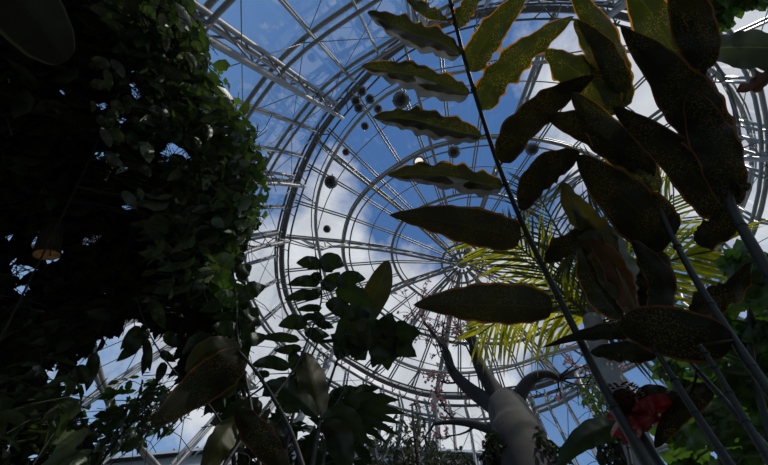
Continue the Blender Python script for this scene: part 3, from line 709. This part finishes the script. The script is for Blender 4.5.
cane('ginger_cane', 'yellow streaked leaf standing at the bottom edge left of centre', 'plant',
 [(240,416),(262,450),(280,490)], [1.1,1.05,.95], .007, [
 D(pts=[(238,418),(226,432),(214,452),(202,480)], dist=(1.1,1.02), wl=14, wr=12, roll=.2, curl=.3, wave=.06, ruff=.05, seed=255, peak=.5, mat='olive', label='olive leaf with yellow streaks'),
])
# ================================================================ PALM
def frond(m, rach, dist, n, L, seed, droop=.35, ang=55, wid=.027):
    rnd = random.Random(seed)
    R = [P(*q) for q in spline([(x, y, d) for (x, y), d in zip(rach, dist)], n)]
    m.tube(R, [.02*(1-.75*i/n)+.004 for i in range(n)], 6)
    for i in range(2, n-1):
        t = i/(n-1); T = (R[i+1]-R[i-1]).normalized()
        upv = Vector((0, 0, 1)); sd = T.cross(upv).normalized()
        for s in (-1, 1):
            l = L*(.5+.9*math.sin(math.pi*min(1, t*.85+.08)))*rnd.uniform(.85, 1.1)*.72
            a = math.radians(ang*(1-.45*t)+rnd.uniform(-6, 6))
            d = (T*math.cos(a)+sd*s*math.sin(a)+upv*rnd.uniform(-.1, .22)).normalized()
            prev = None; nseg = 5; b = len(m.v); p = R[i].copy()
            wv = d.cross(sd.cross(d) + upv*.4).normalized()
            for k in range(nseg+1):
                u = k/nseg; w = wid*(math.sin(math.pi*(.18+.82*u)))**.8 if k < nseg else .001
                m.v += [tuple(p-wv*w*.5), tuple(p+Vector((0, 0, .006))), tuple(p+wv*w*.5)]
                d = (d + Vector((0, 0, -droop*l*.55))).normalized(); p = p + d*(l/nseg)
            for k in range(nseg):
                q = b+k*3
                for c in (0, 1):
                    m.face((q+c, q+c+1, q+c+4, q+c+3), [(k/nseg, .25+c*.25), (k/nseg, .5+c*.25), ((k+1)/nseg, .5+c*.25), ((k+1)/nseg, .25+c*.25)])
def palm(label, crown, cd, trunk, td, r, fronds, foot=None):
    line = stem3([crown]+trunk, [cd]+td, foot)
    o = thing('palm_tree', (line[-1].x, line[-1].y, 0), label, 'palm tree')
    m = MB(); n = len(line)
    m.tube(line, [r*(1+.09*(i % 2)) for i in range(n)], 12); m.build('trunk', MT['palmbark'], o)
    for k, (px, dd, nn, L, dr, mt) in enumerate(fronds):
        m = MB(); frond(m, [crown]+px, [cd]+dd, nn, L, 300+k, dr); m.build('frond', MT[mt], o)
palm('palm with yellow green feathery fronds arching behind the long cane', (592,318), 4.2, [(600,350),(620,400),(648,470)], [3.9,3.3,2.7], .085, [
 ([(565,285),(520,258),(470,238)], [4.5,4.9,5.2], 40, .85, .5, 'palm'),
 ([(560,310),(515,312),(478,335)], [4.3,4.5,4.6], 38, .8, .8, 'palm'),
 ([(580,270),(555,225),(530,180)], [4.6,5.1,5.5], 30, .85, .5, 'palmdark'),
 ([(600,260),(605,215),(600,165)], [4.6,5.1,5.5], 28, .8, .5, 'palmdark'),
 ([(630,290),(668,262),(715,250)], [4.3,4.5,4.6], 36, .8, .6, 'palm'),
 ([(630,270),(655,232),(672,195)], [4.5,4.9,5.2], 26, .8, .5, 'palm'),
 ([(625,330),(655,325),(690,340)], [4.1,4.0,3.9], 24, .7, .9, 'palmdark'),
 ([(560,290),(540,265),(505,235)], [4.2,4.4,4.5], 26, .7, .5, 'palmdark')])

# ================================================================ FORKED TREE WITH PINK BLOSSOM
def tree():
    fk = P(506,400,6.0); foot = (fk.x*.98+.12, fk.y*.97, 0)
    o = thing('blossom_tree', foot, 'thick grey forked tree with bare hooked limbs and tiny pink blossoms', 'tree')
    m = MB()
    tr = spline([(foot[0], foot[1], 0, .36), (foot[0]-.02, foot[1]+.02, 1.6, .32), tuple(P(528,468,4.6))+(.30,), tuple(P(517,432,5.2))+(.30,), tuple(P(508,410,5.8))+(.28,), tuple(P(506,398,6.0))+(.19,), tuple(P(505,392,6.1))+(.07,)], 26)
    m.tube([q[:3] for q in tr], [q[3] for q in tr], 16)
    m.build('trunk', MT['bark'], o)
    def limb(px, r0, r1, n=18):
        m = MB(); q = spline(px, n); m.tube([P(*a) for a in q], [r0+(r1-r0)*i/(n-1) for i in range(n)], 9); return m, [P(*a) for a in q]
    L = []
    for px, r0, r1 in [
      ([(503,412,5.8),(488,402,6.0),(468,388,6.2),(452,370,6.4),(446,350,6.6),(430,330,6.8)], .15, .035),
      ([(502,405,5.9),(494,390,6.1),(482,370,6.3),(475,352,6.5),(472,330,6.8),(478,312,7.1)], .15, .05),
      ([(514,412,5.8),(519,396,5.9),(528,382,6.0),(539,375,6.05),(550,374,6.1),(558,379,6.15)], .12, .04),
      ([(506,436,5.2),(492,430,5.3),(472,424,5.5),(452,422,5.7),(433,424,5.9)], .085, .02)]:
        m, ln = limb(px, r0, r1); L.append((m.build('branch', MT['bark'], o), ln))
    tw = MB(); ends = []
    rnd = random.Random(11)
    def twig(p, d, l, r, dep):
        q = [p]; 
        for k in range(5):
            d = (d+Vector((rnd.uniform(-.28, .28), rnd.uniform(-.28, .28), rnd.uniform(-.15, .25)))).normalized(); q.append(q[-1]+d*l/5)
        tw.tube(q, [r*(1-.14*k) for k in range(6)], 5)
        if dep:
            for _ in range(3): twig(q[rnd.randint(2, 5)], (d+Vector((rnd.uniform(-.9, .9), rnd.uniform(-.9, .9), rnd.uniform(-.5, .6)))).normalized(), l*.62, r*.55, dep-1)
        ends.extend(q[2:])
    def px3(a, b, c): return P(a, b, c)
    for _, ln in L[:2]:
        for i in (8, 11, 14, 17): twig(ln[i], (ln[i]-ln[i-3]).normalized()+Vector((rnd.uniform(-.8, .4), rnd.uniform(-.5, .5), .2)), .9, .02, 2)
    for a, b in (((452,372),(408,322)), ((446,350),(420,300)), ((434,424),(416,450)), ((455,420),(440,396)), ((475,350),(455,318)), ((470,332),(440,345)), ((460,380),(420,392)), ((480,425),(436,436))):
        p = px3(*a, 6.3); q = px3(*b, 6.6); twig(p, (q-p).normalized(), (q-p).length*.8, .022, 2)
    e = px3(558,379,6.15)
    for b in ((618,372),(612,392),(560,405),(585,350),(600,362)):
        q = px3(*b, 6.4); twig(e, (q-e).normalized(), (q-e).length, .018, 1)
    tw.build('twigs', MT['bark'], o)
    m = MB()
    for q in ends:
        if rnd.random() < .34:
            c = q+Vector([rnd.uniform(-.07, .07) for _ in range(3)])
            for _ in range(3):
                d = Vector([rnd.uniform(-1, 1) for _ in range(3)]); m.small(c, d, d.orthogonal(), .06, .045, .4, .3)
    b = m.build('blossoms', MT['pink'], o); b['kind'] = 'stuff'
tree()

# ================================================================ LEAF CLOUDS (climbers and shrubs)
def inpoly(x, y, poly):
    c = False; j = len(poly)-1
    for i in range(len(poly)):
        xi, yi = poly[i]; xj, yj = poly[j]
        if (yi > y) != (yj > y) and x < (xj-xi)*(y-yi)/(yj-yi)+xi: c = not c
        j = i
    return c
def project(q):
    q = q-C0; a = q.x*rt+q.y*fw+q.z*up
    return CX-F*a.x/a.z, CY+F*a.y/a.z
def blocked(p, d, L, gaps):
    d = d.normalized()
    for f in (.15, .5, .85):
        x, y = project(p+d*L*f)
        for g in gaps:
            if math.hypot(x-g[0], (y-g[1])*(g[3] if len(g) > 3 else 1)) < g[2]+3.4: return True
    return False
def cloud(m, poly, d0, d1, n, smin, smax, seed, asp=.5, gaps=(), hang=.6, twigs=None, bias=None):
    rnd = random.Random(seed); x0 = min(p[0] for p in poly); x1 = max(p[0] for p in poly); y0 = min(p[1] for p in poly); y1 = max(p[1] for p in poly)
    k = 0; it = 0
    while k < n and it < n*20:
        it += 1
        x, y = rnd.uniform(x0, x1), rnd.uniform(y0, y1)
        if not inpoly(x, y, poly): continue
        d = d0+(d1-d0)*rnd.random()
        p = P(x, y, d)
        a = rnd.uniform(0, 6.28)
        dr = Vector((math.cos(a), math.sin(a), rnd.uniform(-1, .4)-hang))
        nr = Vector((rnd.uniform(-.6, .6), rnd.uniform(-.6, .6), 1))
        L = rnd.uniform(smin, smax)
        if gaps and blocked(p, dr, L, gaps): continue
        m.small(p, dr, nr, L, L*asp*rnd.uniform(.8, 1.2), rnd.uniform(.1, .6), rnd.uniform(-.1, .4))
        if twigs is not None and k % 5 == 0:
            q = p+Vector((rnd.uniform(-.15, .15), rnd.uniform(-.15, .15), rnd.uniform(-.2, .05))); twigs.tube([p, (p+q)/2+Vector((0, 0, .02)), q], .002, 3, False)
        k += 1
def climber(name, label, cat, px, dist, r, clouds, extra=None, cname='foliage'):
    o, line = plant(name, label, cat, px, dist, r)
    for k, c in enumerate(clouds):
        c = dict(c); mt = c.pop('mat'); tw = MB(); m = MB(); cloud(m, twigs=tw, **c)
        m.build(cname, MT[mt], o)['kind'] = 'stuff'
        if tw.v and c['n'] > 100: tw.build('twigs', MT['vinestem'], o)['kind'] = 'stuff'
    if extra: extra(o, line)
    return o, line
GAPS = [(172,152,6),(182,156,4),(115,158,4),(120,168,4),(97,153,3),(104,107,3),(60,94,3),(8,300,8,1.8),(22,272,5),(12,238,6,1.6),(84,242,2.5),(97,240,3),(24,290,4),(5,262,4),(128,205,4,1.5),(8,82,4)]
_r = random.Random(9)
GAPS += [(_r.uniform(0, 150), _r.uniform(70, 320), _r.uniform(.5, 2.)) for _ in range(22)]
GAPS += [(_r.uniform(0, 60), _r.uniform(230, 320), _r.uniform(1, 3.5), 2.) for _ in range(12)]
edge1 = [(100,-40),(190,-40),(190,5),(205,40),(214,78),(240,110),(255,140),(268,165),(262,200),(252,228),(236,248),(200,240),(180,180),(150,120),(120,60)]
# deep shaded body of the left mass, split between the plants that make it up
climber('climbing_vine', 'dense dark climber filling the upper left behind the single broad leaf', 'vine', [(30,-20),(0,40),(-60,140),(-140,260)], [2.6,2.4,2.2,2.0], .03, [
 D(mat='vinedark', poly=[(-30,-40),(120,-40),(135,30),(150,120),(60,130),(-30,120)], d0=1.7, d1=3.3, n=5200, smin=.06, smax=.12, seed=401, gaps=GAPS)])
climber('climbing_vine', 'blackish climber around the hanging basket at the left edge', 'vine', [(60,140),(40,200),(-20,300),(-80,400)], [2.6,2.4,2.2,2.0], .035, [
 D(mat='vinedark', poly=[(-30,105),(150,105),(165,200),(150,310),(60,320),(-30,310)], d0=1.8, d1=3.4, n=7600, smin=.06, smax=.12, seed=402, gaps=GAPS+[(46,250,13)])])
climber('climbing_vine', 'climber with grey green glossy leaves beside the sloping roof truss', 'vine', [(170,-20),(160,60),(120,160),(50,300),(-10,440)], [2.6,2.5,2.4,2.2,1.9], .018, [
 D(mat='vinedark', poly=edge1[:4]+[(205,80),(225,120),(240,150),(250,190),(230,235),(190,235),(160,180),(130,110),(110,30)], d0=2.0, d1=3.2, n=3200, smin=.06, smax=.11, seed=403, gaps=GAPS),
 D(mat='vine', poly=edge1, d0=1.6, d1=2.1, n=1500, smin=.05, smax=.12, seed=404, gaps=GAPS, asp=.45),
 D(mat='vinelight', poly=[(188,0),(196,0),(200,30),(216,70),(245,105),(262,140),(275,160),(270,205),(262,215),(255,150),(235,110),(205,60)], d0=1.6, d1=2.0, n=60, smin=.025, smax=.06, seed=405, asp=.6)])
climber('climbing_vine', 'shadowy climber with larger oval leaves left of the ring truss', 'vine', [(215,200),(212,260),(222,340),(235,480)], [2.2,2.1,1.9,1.6], .008, [
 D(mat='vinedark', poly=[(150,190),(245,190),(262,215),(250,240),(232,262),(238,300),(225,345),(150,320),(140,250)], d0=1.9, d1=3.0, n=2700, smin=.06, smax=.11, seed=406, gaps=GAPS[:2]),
 D(mat='vine', poly=[(150,190),(250,190),(266,212),(256,232),(238,250),(225,290),(160,290)], d0=1.5, d1=1.9, n=330, smin=.05, smax=.1, seed=407, asp=.5),
 D(mat='vinelight', poly=[(245,180),(272,180),(272,200),(264,222),(250,240),(240,225)], d0=1.5, d1=1.8, n=45, smin=.02, smax=.05, seed=408, asp=.7)])
climber('climbing_vine', 'tangled dark shrubbery at the left edge below the basket', 'shrub', [(40,330),(30,380),(10,480)], [2.2,2.0,1.8], .02, [
 D(mat='vinedark', poly=[(-30,300),(130,300),(120,325),(90,352),(72,372),(66,400),(84,418),(110,470),(100,520),(-30,520)], d0=1.7, d1=3.0, n=2000, smin=.06, smax=.13, seed=409, gaps=[(54,382,7),(50,400,5),(30,412,4),(8,445,6),(30,455,5),(48,452,4),(20,438,4),(90,372,6),(58,365,4),(75,440,3),(0,402,4)]),
 D(mat='vine', poly=[(-20,360),(80,360),(100,420),(100,500),(-20,500)], d0=1.5, d1=1.8, n=230, smin=.05, smax=.11, seed=410)])
climber('climbing_vine', 'small leaved climber trailing across the pale sky gap at lower left', 'vine', [(185,372),(160,400),(125,430),(90,480)], [2.5,2.4,2.2,2.0], .006, [
 D(mat='vine', poly=[(128,400),(160,378),(170,388),(190,392),(175,430),(150,432),(140,446),(105,452),(92,430),(108,410)], d0=2.2, d1=2.9, n=430, smin=.035, smax=.08, seed=411, gaps=[(128,392,6)]),
 D(mat='vinelight', poly=[(95,395),(130,372),(150,372),(160,384),(120,400)], d0=2.2, d1=2.6, n=34, smin=.03, smax=.07, seed=412)])
climber('understory_shrub', 'mixed dark foliage at the bottom left of centre under the paired leaflets', 'shrub', [(225,300),(232,350),(245,400),(250,480)], [1.8,1.75,1.7,1.5], .012, [
 D(mat='vinedark', poly=[(150,300),(240,290),(246,330),(236,352),(244,385),(232,402),(200,392),(185,352),(200,328),(160,322)], d0=1.7, d1=2.6, n=1350, smin=.06, smax=.12, seed=413),
 D(mat='broad', poly=[(215,290),(250,280),(250,320),(240,345),(262,400),(300,420),(330,430),(360,440),(345,480),(250,480),(235,440),(210,360)], d0=1.4, d1=2.0, n=420, smin=.06, smax=.12, seed=414, gaps=[(250,395,4),(238,398,4),(292,410,6),(330,440,4),(296,392,7)])])
o, line = cane('compound_leaf_plant', 'green broad oval leaves on an upright stem beside the left climbers', 'plant',
 [(232,262),(236,300),(238,340),(250,400),(262,480)], [1.3,1.28,1.24,1.15,1.05], .005, [
 D(pts=[(a,b),((a+c)/2,(b+d)/2+s),(c,d)], dist=(1.26,1.28), wl=w, wr=w, roll=.3*(-1)**k, curl=.3, wave=.08, seed=500+k, n=14, nw=6, peak=.42, tipn=.8, mat=mt)
 for k, (a,b,c,d,w,s,mt) in enumerate([(234,268,214,258,8,-3,'lobed'),(236,286,210,280,8,-3,'lobed'),(237,306,214,294,8,-3,'lobed'),(240,298,266,286,8,-2,'broad'),(238,280,252,266,7,-3,'broad'),(240,318,262,324,7,0,'broad'),(238,330,212,326,8,0,'broad'),(242,342,268,336,7,0,'broad'),(240,352,214,352,8,0,'broad'),(236,264,244,252,5,0,'broad'),(244,368,220,376,8,0,'broad'),(240,322,258,308,7,0,'broad')])])
cane('compound_leaf_plant', 'pointed dark leaves dangling over the pale sky gap at lower left', 'plant',
 [(135,296),(150,335),(175,372),(205,400),(230,440),(240,490)], [1.5,1.5,1.45,1.4,1.3,1.2], .0035, [
 D(pts=[(a,b),((a+c)/2,(b+d)/2),(c,d)], dist=(1.46,1.48), wl=w, wr=w, roll=.2, curl=.3, wave=.05, seed=530+k, n=12, nw=6, peak=.4, tipn=.9, mat='broad')
 for k, (a,b,c,d,w) in enumerate([(140,326,120,350,6),(142,340,116,362,6),(146,338,150,372,5),(150,345,142,376,5),(146,330,138,348,6),(160,352,176,362,5),(165,362,156,384,5),(166,332,176,348,7),(90,372,68,378,10),(152,300,165,330,7),(96,352,86,392,7)])])

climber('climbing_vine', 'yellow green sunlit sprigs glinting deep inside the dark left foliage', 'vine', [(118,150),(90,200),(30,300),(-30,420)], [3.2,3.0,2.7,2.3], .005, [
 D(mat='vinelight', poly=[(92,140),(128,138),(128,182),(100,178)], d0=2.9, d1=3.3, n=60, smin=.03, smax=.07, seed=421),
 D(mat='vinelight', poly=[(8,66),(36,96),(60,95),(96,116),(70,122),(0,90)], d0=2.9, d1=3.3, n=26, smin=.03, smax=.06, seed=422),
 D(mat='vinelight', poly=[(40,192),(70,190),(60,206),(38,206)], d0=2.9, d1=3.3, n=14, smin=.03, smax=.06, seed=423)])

# ---- glossy larger leaves caught by the light, hung on the left climber
o, line = plant('climbing_vine', 'front climber spray with pale grey curled leaves over the dark mass', 'vine', [(150,20),(120,90),(80,180),(20,300),(-40,420)], [1.8,1.75,1.7,1.6,1.5], .004)
rnd = random.Random(77)
for k in range(100):
    x = rnd.gauss(150, 42); y = rnd.gauss(110, 70)
    if not (60 < x < 235 and -10 < y < 290) or not (inpoly(x, y, [(60,-20),(190,-20),(205,60),(245,120),(258,170),(245,240),(190,290),(110,200)])): continue
    a = rnd.uniform(.2, 1.6); L = rnd.uniform(11, 24); w = L*rnd.uniform(.18, .3)
    mt = rnd.choice(['vine', 'vine', 'shrub', 'shrub', 'broad'])
    m = MB(); d = rnd.uniform(1.45, 1.7)
    leaf(m, pts=[(x, y), (x+math.cos(a)*L*.5+2, y+math.sin(a)*L*.5), (x+math.cos(a)*L, y+math.sin(a)*L)], dist=(d, d+rnd.uniform(-.05, .05)), wl=w, wr=w, roll=rnd.uniform(-1, 1), curl=rnd.uniform(.2, 1), wave=.1, seed=600+k, n=10, nw=4, peak=.45, tipn=.8)
    b = P(x, y, d); q = nearest(b, line); 
    mid = (b+q)/2 + Vector((0, 0, .05)); m.tube([q, mid, b], .0012, 4, False)
    m.build('leaf', MT[mt], o)
# yellowish translucent leaf near top left
m = MB(); leaf(m, pts=[(127,34),(116,26),(100,17)], dist=(1.6,1.62), wl=4.5, wr=4.5, roll=.2, curl=.2, seed=699, n=12, nw=6); m.tube([nearest(P(127,34,1.6), line), P(127,34,1.6)], .0012, 4, False)
lo = m.build('leaf', MT['vinelight'], o); lo['label'] = 'yellow green leaf'

# ---- limbs inside the left mass
o, line = plant('tree_limb', 'thick dark leaning trunk hidden in the left climbers above the basket', 'tree', [(150,124),(90,142),(30,170),(-60,210)], [2.9,2.7,2.4,2.1], .05)
m = MB(); m.tube([P(*q) for q in spline([(110,135,2.75),(75,160,2.6),(50,190,2.5),(35,215,2.5)], 12)], [.04-.002*i for i in range(12)], 7); m.build('branch', MT['vinestem'], o)
basketAnchor = P(52,186,2.5)
def basket():
    c = P(47,254,1.72); t = P(54,222,1.80); ax = (c-t).normalized()
    o = thing('hanging_basket', tuple(c), 'dark hanging basket with an orange brown woven underside at left', 'basket')
    x = ax.orthogonal().normalized(); y = ax.cross(x); R = .036
    m = MB()
    for k in range(16):
        a = math.pi*k/8; r_ = (x*math.cos(a)+y*math.sin(a))
        m.bar(t+r_*R*.75, c+r_*R, .013, .004, r_)
    for f in (0, .5, 1): m.ring([t.lerp(c, f)+(x*math.cos(a)+y*math.sin(a))*R*(.75+.25*f) for a in [math.pi*i/10 for i in range(20)]], .004, 5)
    m.build('slatted_side', MT['basket'], o)
    m = MB()
    for k in range(-6, 7):
        s = k/7*R; h = math.sqrt(R*R-s*s)
        m.bar(c+x*s-y*h, c+x*s+y*h, .0028, .003, ax); m.bar(c+y*s-x*h+ax*.004, c+y*s+x*h+ax*.003, .0022, .003, ax)
    m.build('woven_base', MT['weave'], o)['label'] = 'orange brown woven base'
    m = MB()
    for k in range(3):
        a = 2*math.pi*k/3; m.tube([t+(x*math.cos(a)+y*math.sin(a))*R*.7, basketAnchor], .002, 4)
    m.build('hanging_wire', MT['dark'], o)
basket()

# ---- shrub with grey twigs and fine leaves at bottom centre
climber('twiggy_shrub', 'grey green twiggy shrub at the bottom against the white sky', 'shrub', [(412,404),(414,430),(420,480)], [5.6,5.3,5.0], .03, [
 D(mat='shrub', poly=[(362,452),(372,428),(385,442),(398,412),(408,424),(418,400),(426,430),(440,445),(470,452),(478,500),(362,500)], d0=5.0, d1=6.0, n=1300, smin=.07, smax=.16, seed=701, asp=.28),
 D(mat='shrub', poly=[(360,458),(470,458),(475,520),(355,520)], d0=5.0, d1=6.0, n=2000, smin=.08, smax=.16, seed=702, asp=.35)])
climber('creeping_plant', 'dark small leaved creeper clinging round the foot of the forked trunk', 'vine', [(512,424),(505,440),(500,480)], [4.9,4.75,4.5], .02, [
 D(mat='vinedark', poly=[(484,440),(492,428),(503,440),(506,470),(484,480)], d0=4.5, d1=4.9, n=260, smin=.07, smax=.13, seed=703),
 D(mat='vinedark', poly=[(538,425),(548,440),(560,450),(566,480),(534,480)], d0=4.4, d1=4.8, n=260, smin=.07, smax=.13, seed=704)])
climber('leafy_shrub', 'bright green small leaved shrub in the gap behind the red flower', 'shrub', [(592,392),(600,430),(612,480)], [3.2,3.0,2.8], .008, [
 D(mat='vinelight', poly=[(570,384),(592,378),(612,404),(624,450),(618,470),(600,440),(590,405)], d0=2.9, d1=3.2, n=210, smin=.03, smax=.07, seed=705),
 D(mat='vinedark', poly=[(596,440),(640,430),(660,470),(600,480)], d0=2.8, d1=3.2, n=260, smin=.05, smax=.09, seed=706)])

# ---- ladder on the wall
def ladder():
    t = thetaof(478, 425); a = wallpt(t, 0, -.35); tx = Vector((-math.sin(t), math.cos(t), 0))*.2
    o = thing('ladder', (a.x, a.y, 0), 'white service ladder climbing the glass wall beside the forked tree', 'ladder')
    H = 10.2
    m = MB(); 
    for s in (-1, 1): m.bar(a+tx*s+Vector((0, 0, -CAMZ)), a+tx*s+Vector((0, 0, H-CAMZ)), .04, .04)
    m.build('rail', MT['ladder'], o)
    m = MB()
    for k in range(1, 34): m.tube([a-tx+Vector((0, 0, k*.3-CAMZ)), a+tx+Vector((0, 0, k*.3-CAMZ))], .015, 5)
    m.build('rungs', MT['ladder'], o)
    m = MB()
    for k in (3, 10, 17, 24, 32): m.tube([a+Vector((0, 0, k*.3-CAMZ)), wallpt(t, k*.3-CAMZ)], .015, 5)
    m.build('stand_off', MT['ladder'], o)
ladder()

# ================================================================ LIGHT
sun = bpy.data.lights.new('sun', 'SUN'); sun.energy = 2.6; sun.angle = .009; sun.color = (1, .93, .82)
so = bpy.data.objects.new('sun', sun); COL.objects.link(so)
SD = ray(655, -60)
so.rotation_mode = 'QUATERNION'; so.rotation_quaternion = SD.to_track_quat('Z', 'Y')
w = bpy.data.worlds.new('sky'); S.world = w; w.use_nodes = True; t = w.node_tree; t.nodes.clear(); n = N(t)
v = n('ShaderNodeTexCoord').outputs['Generated']
sp = n('ShaderNodeSeparateXYZ', {'Vector': v})
blue = ramp(n, sp.outputs[2], [(.0, (.42, .50, .60)), (.35, (.32, .45, .64)), (.62, (.17, .30, .54)), (.95, (.065, .155, .37))])
def dot(px, py, lo, hi):
    r = ray(px, py); d = n('ShaderNodeVectorMath', {0: v, 1: tuple(r)}, operation='DOT_PRODUCT').outputs['Value']
    return n('ShaderNodeMapRange', {'Value': d, 'From Min': lo, 'From Max': hi}).outputs[0]
ns = n('ShaderNodeTexNoise', {'Vector': v, 'Scale': 3.4, 'Detail': 7.0, 'Roughness': .58, 'Distortion': .3})
cl = None
for (px, py, lo, hi, g) in [(440,425,.84,.99,.42),(745,95,.86,.99,.36),(270,290,.90,.995,.32),(640,85,.97,.999,.22),(345,190,.985,.999,.12),(560,455,.96,1.0,-.12),(520,120,.93,.99,-.14),(240,60,.88,.98,-.16),(150,400,.93,.99,.05),(700,260,.95,.99,-.12),(395,225,.975,.998,-.25),(560,420,.985,.999,-.3)]:
    k = n('ShaderNodeMath', {0: dot(px, py, lo, hi), 1: g}, operation='MULTIPLY').outputs[0]
    cl = k if cl is None else n('ShaderNodeMath', {0: cl, 1: k}, operation='ADD').outputs[0]
cs = n('ShaderNodeMath', {0: cl, 1: ns.outputs['Fac']}, operation='ADD').outputs[0]
cf = ramp(n, cs, [(.54, 0), (.74, 1)])
n2 = n('ShaderNodeTexNoise', {'Vector': v, 'Scale': 6.0, 'Detail': 6.0})
cc = ramp(n, n2.outputs['Fac'], [(.3, (.50, .52, .57)), (.7, (.78, .79, .83))])
mx = n('ShaderNodeMix', {'Factor': cf}, data_type='RGBA'); t.links.new(blue, mx.inputs[6]); t.links.new(cc, mx.inputs[7])
bg = n('ShaderNodeBackground', {'Color': mx.outputs[2], 'Strength': 1.0}); t.links.new(bg.outputs[0], n('ShaderNodeOutputWorld').inputs[0])
S.view_settings.view_transform = 'Standard'; S.view_settings.look = 'None'; S.view_settings.exposure = 0; S.view_settings.gamma = 1; S.view_settings.use_curve_mapping = False
S.cycles.transparent_max_bounces = 16
